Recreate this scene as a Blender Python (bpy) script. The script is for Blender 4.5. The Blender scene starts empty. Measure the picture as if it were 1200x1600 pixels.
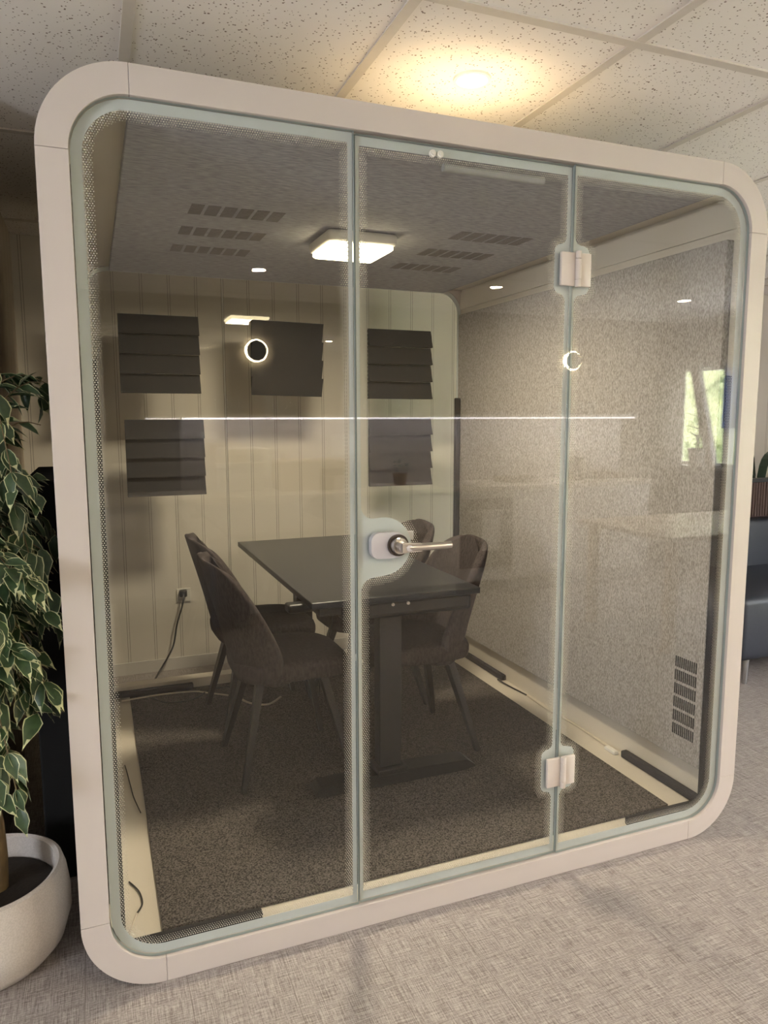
import bpy, bmesh, math, random
from mathutils import Vector, Matrix
from mathutils.geometry import tessellate_polygon
random.seed(7)
S = bpy.context.scene
COL = S.collection
PI = math.pi

def lin(c):
    c = c/255.0
    return c/12.92 if c <= .04045 else ((c+.055)/1.055)**2.4
def rgb(r, g, b): return (lin(r), lin(g), lin(b), 1)

# ------------------------------------------------------------------ camera
CX, CY, CZ = 0.0847, -1.8354, 1.4607
yaw, pitch, roll, fpx = 0.37788, 0.12718, -0.00204, 1144.82
fw = Vector((math.sin(yaw)*math.cos(pitch), math.cos(yaw)*math.cos(pitch), -math.sin(pitch)))
r_ = fw.cross(Vector((0, 0, 1))).normalized(); u_ = r_.cross(fw)
r2 = math.cos(roll)*r_ + math.sin(roll)*u_
u2 = -math.sin(roll)*r_ + math.cos(roll)*u_
cd = bpy.data.cameras.new('camera'); cam = bpy.data.objects.new('camera', cd); COL.objects.link(cam)
M = Matrix((r2, u2, -fw)).transposed().to_4x4(); M.translation = (CX, CY, CZ)
cam.matrix_world = M
cd.sensor_fit = 'HORIZONTAL'; cd.sensor_width = 36; cd.lens = fpx/1200*36
cd.clip_start = .02; cd.clip_end = 200
S.camera = cam

# ------------------------------------------------------------------ world, exposure, lights
S.view_settings.view_transform = 'Standard'; S.view_settings.look = 'None'
S.view_settings.gamma = 1; S.view_settings.use_curve_mapping = False
S.view_settings.exposure = 0.4
W = bpy.data.worlds.new('sky'); S.world = W; W.use_nodes = True
bg = W.node_tree.nodes['Background']
bg.inputs[0].default_value = (.88, .92, 1, 1); bg.inputs[1].default_value = 30.0

def arealight(name, loc, size, sizey, power, color, direction, portal=False, shape='RECTANGLE', spread=180):
    d = bpy.data.lights.new(name, 'AREA'); d.shape = shape; d.size = size
    if shape in ('RECTANGLE', 'ELLIPSE'): d.size_y = sizey
    d.energy = power; d.color = color; d.spread = math.radians(spread)
    if portal: d.cycles.is_portal = True
    o = bpy.data.objects.new(name, d); COL.objects.link(o); o.location = loc
    o.rotation_euler = Vector(direction).to_track_quat('-Z', 'Y').to_euler()
    return o
# daylight enters by the two window walls (portals only guide the sampling of the sky)
arealight('window_portal', (5.93, -2.3, 1.47), 1.1, 3.5, 1, (1, 1, 1), (-1, 0, 0), portal=True)
arealight('window_portal', (-3.75, -2.5, 1.45), 1.1, 1.3, 1, (1, 1, 1), (1, 0, 0), portal=True)

WARM = (1, .79, .48)
# ------------------------------------------------------------------ materials
def newmat(name):
    m = bpy.data.materials.new(name); m.use_nodes = True
    nt = m.node_tree; nt.nodes.clear()
    out = nt.nodes.new('ShaderNodeOutputMaterial')
    return m, nt, out
def N(nt, t, **kw):
    n = nt.nodes.new(t)
    for k, v in kw.items():
        if k in n.inputs: n.inputs[k].default_value = v
        else: setattr(n, k, v)
    return n
def pm(name, col, rough=.6, metal=0, noise=0, scale=30, stretch=(1, 1, 1), bump=0, spec=.5, dark=None, detail=4, coat=0):
    """principled material; 'noise' mixes the colour with 'dark' through a noise pattern"""
    m, nt, out = newmat(name)
    b = N(nt, 'ShaderNodeBsdfPrincipled')
    b.inputs['Base Color'].default_value = col; b.inputs['Roughness'].default_value = rough
    b.inputs['Metallic'].default_value = metal; b.inputs['Specular IOR Level'].default_value = spec
    if coat: b.inputs['Coat Weight'].default_value = coat
    nt.links.new(b.outputs[0], out.inputs[0])
    if dark is None: dark = tuple(c*.75 for c in col[:3])+(1,)
    tc = N(nt, 'ShaderNodeTexCoord'); mp = N(nt, 'ShaderNodeMapping'); mp.inputs['Scale'].default_value = stretch
    nt.links.new(tc.outputs['Object'], mp.inputs[0])
    nz = N(nt, 'ShaderNodeTexNoise'); nz.inputs['Scale'].default_value = scale; nz.inputs['Detail'].default_value = detail
    nt.links.new(mp.outputs[0], nz.inputs['Vector'])
    rp = N(nt, 'ShaderNodeValToRGB')
    w = .5*(1-min(noise, .9))
    rp.color_ramp.elements[0].position = .36; rp.color_ramp.elements[1].position = .64
    if noise:
        rp.color_ramp.elements[0].color = tuple(col[i]*(1-noise)+dark[i]*noise for i in range(3))+(1,)
    else:
        rp.color_ramp.elements[0].color = tuple(c*.97 for c in col[:3])+(1,)
    rp.color_ramp.elements[1].color = col
    nt.links.new(nz.outputs[0], rp.inputs[0]); nt.links.new(rp.outputs[0], b.inputs['Base Color'])
    if bump:
        bp = N(nt, 'ShaderNodeBump'); bp.inputs['Strength'].default_value = bump; bp.inputs['Distance'].default_value = .002
        nt.links.new(nz.outputs[0], bp.inputs['Height']); nt.links.new(bp.outputs[0], b.inputs['Normal'])
    return m
def emit(name, col, s):
    m, nt, out = newmat(name)
    e = N(nt, 'ShaderNodeEmission'); e.inputs[0].default_value = col; e.inputs[1].default_value = s
    nt.links.new(e.outputs[0], out.inputs[0]); return m
def glassmat(name, tint=(1, 1, 1, 1), refl=1.0, rough=0.0):
    """architectural glass: straight-through transmission plus fresnel reflection on both faces"""
    m, nt, out = newmat(name)
    g = N(nt, 'ShaderNodeNewGeometry'); mx = N(nt, 'ShaderNodeMapRange')
    mx.inputs['To Min'].default_value = 1.52; mx.inputs['To Max'].default_value = 1/1.52
    nt.links.new(g.outputs['Backfacing'], mx.inputs['Value'])
    fr = N(nt, 'ShaderNodeFresnel'); nt.links.new(mx.outputs[0], fr.inputs['IOR'])
    ml = N(nt, 'ShaderNodeMath', operation='MULTIPLY'); ml.inputs[1].default_value = refl; ml.use_clamp = True
    nt.links.new(fr.outputs[0], ml.inputs[0])
    t = N(nt, 'ShaderNodeBsdfTransparent'); t.inputs[0].default_value = tint
    gl = N(nt, 'ShaderNodeBsdfGlossy'); gl.inputs['Roughness'].default_value = rough
    ms = N(nt, 'ShaderNodeMixShader')
    nt.links.new(ml.outputs[0], ms.inputs[0]); nt.links.new(t.outputs[0], ms.inputs[1]); nt.links.new(gl.outputs[0], ms.inputs[2])
    nt.links.new(ms.outputs[0], out.inputs[0]); return m
def veilmat(name, col, alpha, rough=.6):
    m, nt, out = newmat(name)
    t = N(nt, 'ShaderNodeBsdfTransparent'); d = N(nt, 'ShaderNodeBsdfPrincipled')
    d.inputs['Base Color'].default_value = col; d.inputs['Roughness'].default_value = rough
    ms = N(nt, 'ShaderNodeMixShader'); ms.inputs[0].default_value = alpha
    nt.links.new(t.outputs[0], ms.inputs[1]); nt.links.new(d.outputs[0], ms.inputs[2]); nt.links.new(ms.outputs[0], out.inputs[0]); return m

FRAME = pm('white_lacquer', rgb(194, 185, 180), .45, noise=.08, scale=6)
LINER = pm('white_liner', rgb(206, 199, 186), .5, noise=.08, scale=5)
STEELW = pm('white_hinge_coat', rgb(205, 196, 190), .4)
GLASS = glassmat('pane_glass', (.972, .974, .968, 1), .8)
EDGE = pm('glass_edge', rgb(150, 160, 158), .3)
FRIT = veilmat('frit_print', rgb(200, 208, 209), .93)
DOTS = veilmat('frit_dots', rgb(206, 204, 194), .95)
BLACKFOAM = pm('black_foam', rgb(22, 22, 25), .8, noise=.3, scale=120)
ACOUSTIC = pm('charcoal_acoustic_felt', rgb(27, 28, 31), .9, noise=.25, scale=200)
FELTW = pm('beige_grey_wall_felt', rgb(172, 168, 165), .95, noise=.9, scale=210, stretch=(1, 1.2, .5), bump=.3, dark=rgb(124, 120, 116), detail=8, spec=.1)
FELTC = pm('grey_ceiling_felt', rgb(178, 179, 186), .95, noise=.8, scale=110, stretch=(.25, 1.2, 1), bump=.2, dark=rgb(136, 137, 144), detail=8, spec=.1)
VENTM = pm('vent_slot_dark', rgb(122, 118, 118), .9)
VENTB = pm('vent_slot_black', rgb(40, 40, 42), .9)
CARPET = pm('dark_speckled_carpet', rgb(108, 103, 98), .98, noise=1, scale=210, bump=.6, dark=rgb(40, 38, 38), detail=6, spec=.05)
DESKTOP = pm('black_desktop', rgb(30, 31, 36), .32, noise=.2, scale=200)
DESKMET = pm('black_powder_coat', rgb(15, 16, 18), .45)
CHAIRF = pm('brown_grey_chair_fabric', rgb(68, 62, 61), .95, noise=.7, scale=120, stretch=(1, 1, .35), bump=.4, dark=rgb(44, 40, 40), spec=.1)
CHAIRL = pm('black_chair_leg', rgb(14, 13, 13), .45)
STEEL = pm('satin_nickel', rgb(190, 186, 182), .28, metal=1)
PLATE = pm('grey_lock_plate', rgb(196, 194, 200), .35, metal=.25)
DARKR = pm('dark_collar', rgb(70, 62, 56), .35, metal=.6)
WHITEP = pm('white_plastic', rgb(222, 220, 214), .4)
GREYP = pm('translucent_grey_plastic', rgb(158, 160, 160), .4)
WIREB = pm('black_cable', rgb(28, 28, 28), .5)
WIREW = pm('white_cable', rgb(196, 186, 170), .5)
TBAR = pm('ceiling_grid_paint', rgb(204, 197, 188), .6)
CREAMPAINT = pm('painted_wall', rgb(206, 203, 198), .8, noise=.06, scale=3)
NAVY = pm('navy_leather', rgb(38, 43, 54), .5, noise=.3, scale=90, bump=.2)
BROWNR = pm('brown_ribbed_fabric', rgb(92, 76, 72), .9, noise=.4, scale=60)
BLACKW = pm('black_paint', rgb(22, 24, 28), .4)
CHROME = pm('chrome', rgb(190, 192, 195), .15, metal=1)
TERRAZZO = pm('speckled_white_stoneware', rgb(206, 199, 193), .7, noise=.3, scale=260, dark=rgb(150, 142, 134), bump=.1)
SOIL = pm('dark_soil', rgb(40, 32, 26), .95, noise=.6, scale=80, bump=.8)
BARK = pm('tan_bark', rgb(134, 112, 74), .85, noise=.7, scale=22, stretch=(1, 1, .3), bump=.9, dark=rgb(74, 58, 36))
TWIG = pm('twig', rgb(96, 82, 56), .8)
LEAFG = pm('leaf_green', rgb(58, 80, 48), .4, noise=.55, scale=60, dark=rgb(34, 52, 34))
LEAFC = pm('leaf_cream_margin', rgb(186, 188, 146), .45, noise=.2, scale=60)
CABW = pm('white_cabinet_front', rgb(222, 218, 214), .4)
WOODT = pm('oak_worktop', rgb(200, 170, 130), .4, noise=.5, scale=12, stretch=(1, 8, 8), dark=rgb(150, 116, 78))
OVENB = pm('black_oven_glass', rgb(24, 24, 27), .15)
LAMPW = emit('warm_lamp_diffuser', (1, .84, .50, 1), 14)
SPOTW = emit('downlight_diffuser', (1, .88, .66, 1), 22)
LEDW = emit('led_strip_diffuser', (1, .94, .98, 1), 9)
HALO = emit('halo_ring', (1, .86, .56, 1), 55)

# ---- tailor-made materials
def ceiling_mat():
    m, nt, out = newmat('mineral_fibre_tile')
    b = N(nt, 'ShaderNodeBsdfPrincipled'); b.inputs['Roughness'].default_value = .95
    tc = N(nt, 'ShaderNodeTexCoord')
    v = N(nt, 'ShaderNodeTexVoronoi'); v.inputs['Scale'].default_value = 95; v.inputs['Randomness'].default_value = 1
    nt.links.new(tc.outputs['Object'], v.inputs['Vector'])
    n2 = N(nt, 'ShaderNodeTexNoise'); n2.inputs['Scale'].default_value = 45; nt.links.new(tc.outputs['Object'], n2.inputs['Vector'])
    sub = N(nt, 'ShaderNodeMath', operation='MULTIPLY_ADD'); sub.inputs[1].default_value = -.55; sub.inputs[2].default_value = .46
    nt.links.new(n2.outputs[0], sub.inputs[0])
    lt = N(nt, 'ShaderNodeMath', operation='LESS_THAN')
    nt.links.new(v.outputs['Distance'], lt.inputs[0]); nt.links.new(sub.outputs[0], lt.inputs[1])
    mx = N(nt, 'ShaderNodeMix', data_type='RGBA')
    mx.inputs[6].default_value = rgb(230, 225, 220); mx.inputs[7].default_value = rgb(128, 114, 104)
    nt.links.new(lt.outputs[0], mx.inputs[0]); nt.links.new(mx.outputs[2], b.inputs['Base Color'])
    nt.links.new(b.outputs[0], out.inputs[0]); return m
def floor_mat():
    m, nt, out = newmat('woven_vinyl_floor')
    b = N(nt, 'ShaderNodeBsdfPrincipled'); b.inputs['Roughness'].default_value = .5
    tc = N(nt, 'ShaderNodeTexCoord')
    def strn(sc, s):
        mp = N(nt, 'ShaderNodeMapping'); mp.inputs['Scale'].default_value = s
        mp.inputs['Rotation'].default_value = (0, 0, math.radians(0))
        nt.links.new(tc.outputs['Object'], mp.inputs[0])
        n = N(nt, 'ShaderNodeTexNoise'); n.inputs['Scale'].default_value = sc; n.inputs['Detail'].default_value = 5
        n.inputs['Roughness'].default_value = .7
        nt.links.new(mp.outputs[0], n.inputs['Vector']); return n
    a = strn(10, (40, 1.3, 1)); c = strn(10, (1.3, 40, 1)); f = strn(160, (1, 1, 1))
    ad = N(nt, 'ShaderNodeMath', operation='ADD'); nt.links.new(a.outputs[0], ad.inputs[0]); nt.links.new(c.outputs[0], ad.inputs[1])
    ad2 = N(nt, 'ShaderNodeMath', operation='MULTIPLY_ADD'); ad2.inputs[1].default_value = .5; nt.links.new(ad.outputs[0], ad2.inputs[0])
    fm = N(nt, 'ShaderNodeMath', operation='MULTIPLY_ADD'); fm.inputs[1].default_value = .25; fm.inputs[2].default_value = -.125
    nt.links.new(f.outputs[0], fm.inputs[0]); nt.links.new(fm.outputs[0], ad2.inputs[2])
    rp = N(nt, 'ShaderNodeValToRGB')
    rp.color_ramp.elements[0].position = .41; rp.color_ramp.elements[1].position = .60
    rp.color_ramp.elements[0].color = rgb(108, 99, 96); rp.color_ramp.elements[1].color = rgb(184, 177, 174)
    nt.links.new(ad2.outputs[0], rp.inputs[0])
    # plank joints running back to front
    br = N(nt, 'ShaderNodeTexBrick'); br.offset = .5
    br.inputs['Scale'].default_value = 1; br.inputs['Brick Width'].default_value = 1.0; br.inputs['Row Height'].default_value = .25
    br.inputs['Mortar Size'].default_value = .0009; br.inputs['Mortar Smooth'].default_value = .2
    mp = N(nt, 'ShaderNodeMapping'); mp.inputs['Rotation'].default_value = (0, 0, PI/2); nt.links.new(tc.outputs['Object'], mp.inputs[0])
    nt.links.new(mp.outputs[0], br.inputs['Vector'])
    mx = N(nt, 'ShaderNodeMix', data_type='RGBA'); mx.inputs[7].default_value = rgb(116, 108, 103)
    nt.links.new(br.outputs['Fac'], mx.inputs[0]); nt.links.new(rp.outputs[0], mx.inputs[6])
    nt.links.new(mx.outputs[2], b.inputs['Base Color']); nt.links.new(b.outputs[0], out.inputs[0]); return m
def shiplap_mat(name, col, groove, axis=0, period=.147, off=.084):
    m, nt, out = newmat(name)
    b = N(nt, 'ShaderNodeBsdfPrincipled'); b.inputs['Roughness'].default_value = .6
    tc = N(nt, 'ShaderNodeTexCoord'); sp = N(nt, 'ShaderNodeSeparateXYZ'); nt.links.new(tc.outputs['Object'], sp.inputs[0])
    def line(o):
        s = N(nt, 'ShaderNodeMath', operation='ADD'); s.inputs[1].default_value = 10*period+o-off; nt.links.new(sp.outputs[axis], s.inputs[0])
        md = N(nt, 'ShaderNodeMath', operation='MODULO'); md.inputs[1].default_value = period; nt.links.new(s.outputs[0], md.inputs[0])
        lt = N(nt, 'ShaderNodeMath', operation='LESS_THAN'); lt.inputs[1].default_value = .0028; nt.links.new(md.outputs[0], lt.inputs[0]); return lt
    l1, l2 = line(0), line(.012)
    mxx = N(nt, 'ShaderNodeMath', operation='MAXIMUM'); nt.links.new(l1.outputs[0], mxx.inputs[0]); nt.links.new(l2.outputs[0], mxx.inputs[1])
    mx = N(nt, 'ShaderNodeMix', data_type='RGBA'); mx.inputs[6].default_value = col; mx.inputs[7].default_value = groove
    nt.links.new(mxx.outputs[0], mx.inputs[0]); nt.links.new(mx.outputs[2], b.inputs['Base Color'])
    bp = N(nt, 'ShaderNodeBump', invert=True); bp.inputs['Strength'].default_value = .6; bp.inputs['Distance'].default_value = .003
    nt.links.new(mxx.outputs[0], bp.inputs['Height']); nt.links.new(bp.outputs[0], b.inputs['Normal'])
    nt.links.new(b.outputs[0], out.inputs[0]); return m
CEILM = ceiling_mat(); FLOORM = floor_mat()
SHIP = shiplap_mat('white_shiplap', rgb(218, 213, 203), rgb(150, 146, 138))
SHIPY = shiplap_mat('white_shiplap_side', rgb(196, 184, 166), rgb(150, 142, 130), axis=1)

# ------------------------------------------------------------------ mesh helpers
def mesh_obj(name, verts, faces, mat, parent=None, smooth=False, mats=None, fmi=None):
    me = bpy.data.meshes.new(name); me.from_pydata([tuple(v) for v in verts], [], faces); me.validate()
    for m in (mats or [mat]): me.materials.append(m)
    if fmi:
        for p, i in zip(me.polygons, fmi): p.material_index = i
    if smooth:
        for p in me.polygons: p.use_smooth = True
    o = bpy.data.objects.new(name, me); COL.objects.link(o)
    if parent: o.parent = parent
    return o
class MB:
    """collects shapes for one mesh"""
    def __init__(s): s.bm = bmesh.new()
    def box(s, a, b, bev=0, seg=2, rot=None, piv=None):
        a, b = Vector(a), Vector(b); c = (a+b)/2; d = b-a
        r = bmesh.ops.create_cube(s.bm, size=1)
        vs = r['verts']
        for v in vs: v.co = Vector((v.co.x*d.x, v.co.y*d.y, v.co.z*d.z)) + c
        if bev:
            es = list({e for v in vs for e in v.link_edges})
            rr = bmesh.ops.bevel(s.bm, geom=es, offset=bev, segments=seg, affect='EDGES', profile=.5)
            vs = list({v for f in rr['faces'] for v in f.verts} | {v for v in vs if v.is_valid})
        if rot is not None:
            p = Vector(piv) if piv is not None else c
            for v in vs: v.co = rot @ (v.co-p) + p
        return s
    def cyl(s, p0, p1, r0, r1=None, n=20):
        p0, p1 = Vector(p0), Vector(p1); r1 = r0 if r1 is None else r1
        d = p1-p0; r = bmesh.ops.create_cone(s.bm, cap_ends=True, segments=n, radius1=r0, radius2=r1, depth=d.length)
        R = d.to_track_quat('Z', 'Y').to_matrix()
        for v in r['verts']: v.co = R @ v.co + (p0+p1)/2
        return s
    def bar(s, p0, p1, a0, b0, a1=None, b1=None, up=(0, 0, 1)):
        """square tapered bar"""
        p0, p1 = Vector(p0), Vector(p1); d = (p1-p0).normalized(); up = Vector(up)
        x = d.cross(up)
        if x.length < 1e-3: x = Vector((1, 0, 0))
        x.normalize(); y = x.cross(d).normalized()
        a1 = a0 if a1 is None else a1; b1 = b0 if b1 is None else b1
        vs = []
        for p, a, b in ((p0, a0, b0), (p1, a1, b1)):
            for i, j in ((-1, -1), (1, -1), (1, 1), (-1, 1)): vs.append(s.bm.verts.new(p + x*a*i/2 + y*b*j/2))
        f = s.bm.faces.new
        f(vs[3::-1]); f(vs[4:8])
        for k in range(4): f((vs[k], vs[(k+1) % 4], vs[4+(k+1) % 4], vs[4+k]))
        return s
    def lathe(s, prof, c=(0, 0, 0), n=40):
        c = Vector(c); rings = []
        for r, z in prof:
            if r < 1e-5: rings.append([s.bm.verts.new(c+Vector((0, 0, z)))])
            else: rings.append([s.bm.verts.new(c+Vector((r*math.cos(2*PI*k/n), r*math.sin(2*PI*k/n), z))) for k in range(n)])
        for A, B in zip(rings, rings[1:]):
            for k in range(n):
                a, b = A[k % len(A)], A[(k+1) % len(A)]; c2, d2 = B[(k+1) % len(B)], B[k % len(B)]
                vs = []
                for v in (a, b, c2, d2):
                    if v not in vs: vs.append(v)
                if len(vs) > 2: s.bm.faces.new(vs)
        return s
    def tube(s, pts, r, n=8, r1=None):
        pts = [Vector(p) for p in pts]; rings = []
        for i, p in enumerate(pts):
            d = (pts[min(i+1, len(pts)-1)]-pts[max(i-1, 0)]).normalized()
            x = d.cross(Vector((0, .1, 1))); x = x.normalized() if x.length > 1e-4 else Vector((1, 0, 0)); y = d.cross(x)
            rr = r if r1 is None else r+(r1-r)*i/(len(pts)-1)
            rings.append([s.bm.verts.new(p+(x*math.cos(2*PI*k/n)+y*math.sin(2*PI*k/n))*rr) for k in range(n)])
        for A, B in zip(rings, rings[1:]):
            for k in range(n): s.bm.faces.new((A[k], A[(k+1) % n], B[(k+1) % n], B[k]))
        s.bm.faces.new(rings[0][::-1]); s.bm.faces.new(rings[-1]); return s
    def build(s, name, mat, parent=None, smooth=False):
        bmesh.ops.recalc_face_normals(s.bm, faces=s.bm.faces[:])
        me = bpy.data.meshes.new(name); s.bm.to_mesh(me); s.bm.free(); me.materials.append(mat)
        if smooth:
            for p in me.polygons: p.use_smooth = True
            try: me.set_sharp_from_angle(angle=math.radians(35))
            except Exception: pass
        o = bpy.data.objects.new(name, me); COL.objects.link(o)
        if parent: o.parent = parent
        return o
def spline(pts, n=8):
    pts = [Vector(p) for p in pts]; P = [pts[0]]+pts+[pts[-1]]; out = []
    for i in range(1, len(P)-2):
        for k in range(n):
            t = k/n; a, b, c, d = P[i-1:i+3]
            out.append(.5*((2*b)+(c-a)*t+(2*a-5*b+4*c-d)*t*t+(3*b-a-3*c+d)*t**3))
    return out+[pts[-1]]
def tag(o, label=None, cat=None, group=None, kind=None):
    if label: o['label'] = label
    if cat: o['category'] = cat
    if group: o['group'] = group
    if kind: o['kind'] = kind
    return o
def empty(name, loc, label, cat, group=None, rz=0):
    o = bpy.data.objects.new(name, None); COL.objects.link(o); o.location = loc; o.rotation_euler = (0, 0, rz)
    o.empty_display_size = .1
    return tag(o, label, cat, group)
def struct(name, mb, mat, smooth=False): return tag(mb.build(name, mat, None, smooth), kind='structure')
def copy_tree(o, parent=None):
    c = o.copy(); COL.objects.link(c)
    if parent: c.parent = parent
    for ch in [k for k in o.children]: copy_tree(ch, c)
    return c

def fillet(pts, n=8):
    """pts: (x, z, r) closed counter-clockwise or clockwise -> rounded outline"""
    out = []; L = len(pts)
    for i in range(L):
        p = Vector(pts[i][:2]); r = pts[i][2]
        a = (Vector(pts[i-1][:2])-p); b = (Vector(pts[(i+1) % L][:2])-p)
        if r <= 0: out.append(p); continue
        an, bn = a.normalized(), b.normalized(); ang = an.angle(bn)
        t = r/math.tan(ang/2)
        c = p+(an+bn).normalized()*(r/math.sin(ang/2)); s0 = p+an*t-c; s1 = p+bn*t-c
        a0 = math.atan2(s0.y, s0.x); a1 = math.atan2(s1.y, s1.x); da = (a1-a0+PI) % (2*PI)-PI
        for k in range(n+1):
            q = a0+da*k/n; out.append(c+Vector((math.cos(q), math.sin(q)))*r)
    return out
def ring_mesh(name, outer, inners, y0, y1, mat, parent=None, edge=None, smooth=False):
    """extrudes a flat outline with holes (x,z) from y0 to y1"""
    loops = [outer]+inners
    allp = [p for l in loops for p in l]
    tris = tessellate_polygon([[Vector((p[0], p[1], 0)) for p in l] for l in loops])
    n = len(allp)
    vs = [(p[0], y0, p[1]) for p in allp]+[(p[0], y1, p[1]) for p in allp]
    fs = [tuple(t) for t in tris]+[tuple(i+n for i in t[::-1]) for t in tris]; fi = [0]*len(fs)
    o = 0
    for l in loops:
        for k in range(len(l)):
            a, b = o+k, o+(k+1) % len(l); fs.append((a, b, b+n, a+n)); fi.append(1 if edge else 0)
        o += len(l)
    ob = mesh_obj(name, vs, fs, mat, parent, mats=[mat, edge] if edge else None, fmi=fi)
    bm = bmesh.new(); bm.from_mesh(ob.data); bmesh.ops.recalc_face_normals(bm, faces=bm.faces[:]); bm.to_mesh(ob.data); bm.free()
    return ob

# ------------------------------------------------------------------ room shell
PW, PH, PD = 2.153, 2.25, 2.03
RX0, RX1, RY0, RY1, RZ = -3.6, 5.75, -4.05, 2.49, 2.4
struct('floor', MB().box((RX0-.2, RY0-.2, -.1), (RX1+.2, RY1+.15, 0)), FLOORM)
struct('ceiling', MB().box((RX0-.2, RY0-.2, RZ), (RX1+.2, RY1+.15, RZ+.1)), CEILM)
k = 0
gx = [.212+.6*i for i in range(-6, 10)]; gy = [-.225+1.2*i for i in range(-3, 3)]
for x in gx:
    k += 1; struct('trim_%d' % k, MB().box((x-.014, RY0, RZ-.004), (x+.014, RY1, RZ+.001)), TBAR)
for y in gy:
    k += 1; struct('trim_%d' % k, MB().box((RX0, y-.014, RZ-.005), (RX1, y+.014, RZ+.001)), TBAR)
struct('wall_back', MB().box((-.254, RY1, 0), (RX1+.15, RY1+.12, RZ)), SHIP)
struct('wall_left', MB().box((-3.6, .62, 0), (-.254, RY1, RZ)), SHIPY)
# far left wall of the office with its big window
lw = MB().box((RX0-.15, RY0, 0), (RX0, -3.2, RZ)).box((RX0-.15, -1.9, 0), (RX0, .62, RZ)).box((RX0-.15, -3.2, 0), (RX0, -1.9, .9)).box((RX0-.15, -3.2, 2.0), (RX0, -1.9, RZ))
struct('wall_far_left', lw, CREAMPAINT)
# kitchen wall behind the camera
struct('wall_kitchen', MB().box((RX0, RY0-.12, 0), (RX1, RY0, RZ)), pm('kitchen_wall_paint', rgb(134, 124, 110), .7))
struct('trim_93', MB().box((.72, RY0, .90), (4.95, RY0+.008, 1.47)), pm('white_splashback', rgb(176, 168, 162), .3))
# right wall, windows along its kitchen end
rw = MB().box((RX1, -.6, 0), (RX1+.15, RY1, RZ)).box((RX1, RY0-.32, 0), (RX1+.15, RY0-.15, RZ)).box((RX1, RY0-.12, 0), (RX1+.15, -.6, .98)).box((RX1, RY0-.12, 1.96), (RX1+.15, -.6, RZ))
rw.box((RX1, -2.62, .98), (RX1+.15, -2.52, 1.96))
struct('wall_right', rw, CREAMPAINT)
struct('baseboard_back', MB().box((-.25, RY1-.012, 0), (RX1, RY1, .07)), CREAMPAINT)
struct('trim_90', MB().box((RX1-.015, -4.03, 1.96), (RX1, -.55, 2.03)), WHITEP)
struct('trim_91', MB().box((RX1-.10, -4.03, .955), (RX1, -.55, .98)), WHITEP)
# slanted white brace across the window
struct('trim_92', MB().bar((RX1-.05, -3.88, 1.99), (RX1-.05, -3.60, .98), .10, .06, up=(1, 0, 0)), WHITEP)
def window(n, y0, y1, z0, z1, x, s):
    m = MB(); t = .035; xa, xb = sorted((x, x+.06*s))
    m.box((xa, y0, z0), (xb, y0+t, z1)).box((xa, y1-t, z0), (xb, y1, z1)).box((xa, y0, z0), (xb, y1, z0+t)).box((xa, y0, z1-t), (xb, y1, z1))
    w = struct('window_%d' % n, m, WHITEP)
    MB().box(((xa+xb)/2-.003, y0+t, z0+t), ((xa+xb)/2+.003, y1-t, z1-t)).build('window_pane', GLASS, w)
window(1, -4.20, -3.55, .98, 1.96, RX1+.05, 1); window(2, -3.55, -2.62, .98, 1.96, RX1+.05, 1); window(3, -2.52, -.6, .98, 1.96, RX1+.05, 1)
window(4, -3.2, -1.9, .9, 2.0, RX0-.05, -1)

# ------------------------------------------------------------------ the meeting pod
pod = empty('meeting_pod', (0, 0, 0), 'large white-framed glass meeting pod with rounded corners and three glass panels', 'meeting pod')
R, T = .2, .068
yF = .03
for nm, y0, y1 in (('front_frame', 0.0, yF), ('back_frame', PD-.03, PD)):
    # four corner pieces and four rails with fine joints between them
    g = .0008
    for sx, sz in ((0, 0), (1, 0), (1, 1), (0, 1)):
        cx = R if not sx else PW-R; cz = R if not sz else PH-R
        a0 = {(0, 0): PI, (1, 0): 1.5*PI, (1, 1): 0, (0, 1): .5*PI}[(sx, sz)]
        pts = [Vector((cx+R*math.cos(a0+q*PI/36), cz+R*math.sin(a0+q*PI/36))) for q in range(19)]
        pts += [Vector((cx+(R-T)*math.cos(a0+q*PI/36), cz+(R-T)*math.sin(a0+q*PI/36))) for q in range(18, -1, -1)]
        o = ring_mesh('frame_corner', pts, [], y0, y1, FRAME, pod)
        bv = o.modifiers.new('b', 'BEVEL'); bv.width = .0012; bv.segments = 2; bv.limit_method = 'ANGLE'
    for a, b in (((R+g, 0), (PW-R-g, T)), ((R+g, PH-T), (PW-R-g, PH)), ((0, R+g), (T, PH-R-g)), ((PW-T, R+g), (PW, PH-R-g))):
        o = MB().box((a[0], y0, a[1]), (b[0], y1, b[1])).build('frame_rail', FRAME, pod)
        bv = o.modifiers.new('b', 'BEVEL'); bv.width = .0012; bv.segments = 2
# extruded shell: rounded outside, square inside
outer = fillet([(0.004, 0.004, R), (PW-.004, .004, R), (PW-.004, PH-.004, R), (.004, PH-.004, R)], 16)
inner = [Vector(p) for p in ((T, T), (PW-T, T), (PW-T, PH-T), (T, PH-T))]
ring_mesh('shell', outer, [inner], yF+.001, PD-.031, LINER, pod)
MB().box((R, .10, T), (PW-R, 1.985, T+.01)).build('carpet', CARPET, pod)
MB().box((PW-T-.03, .069, .204), (PW-T, 1.975, 2.041), .003).build('felt_wall_panel', FELTW, pod)
MB().box((T, .069, .204), (T+.03, 1.89, 2.041), .003).build('felt_wall_panel', FELTW, pod)
fc = MB().box((R, .035, 2.155), (PW-R, 1.97, PH-T), .003).build('felt_ceiling_panel', FELTC, pod)
MB().box((PW-T-.012, .03, 2.075), (PW-T, 1.99, 2.168)).build('cover_strip', LINER, pod)
MB().box((T, 1.93, T), (PW-T, 1.999, .125)).build('back_sill', LINER, pod)
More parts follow.
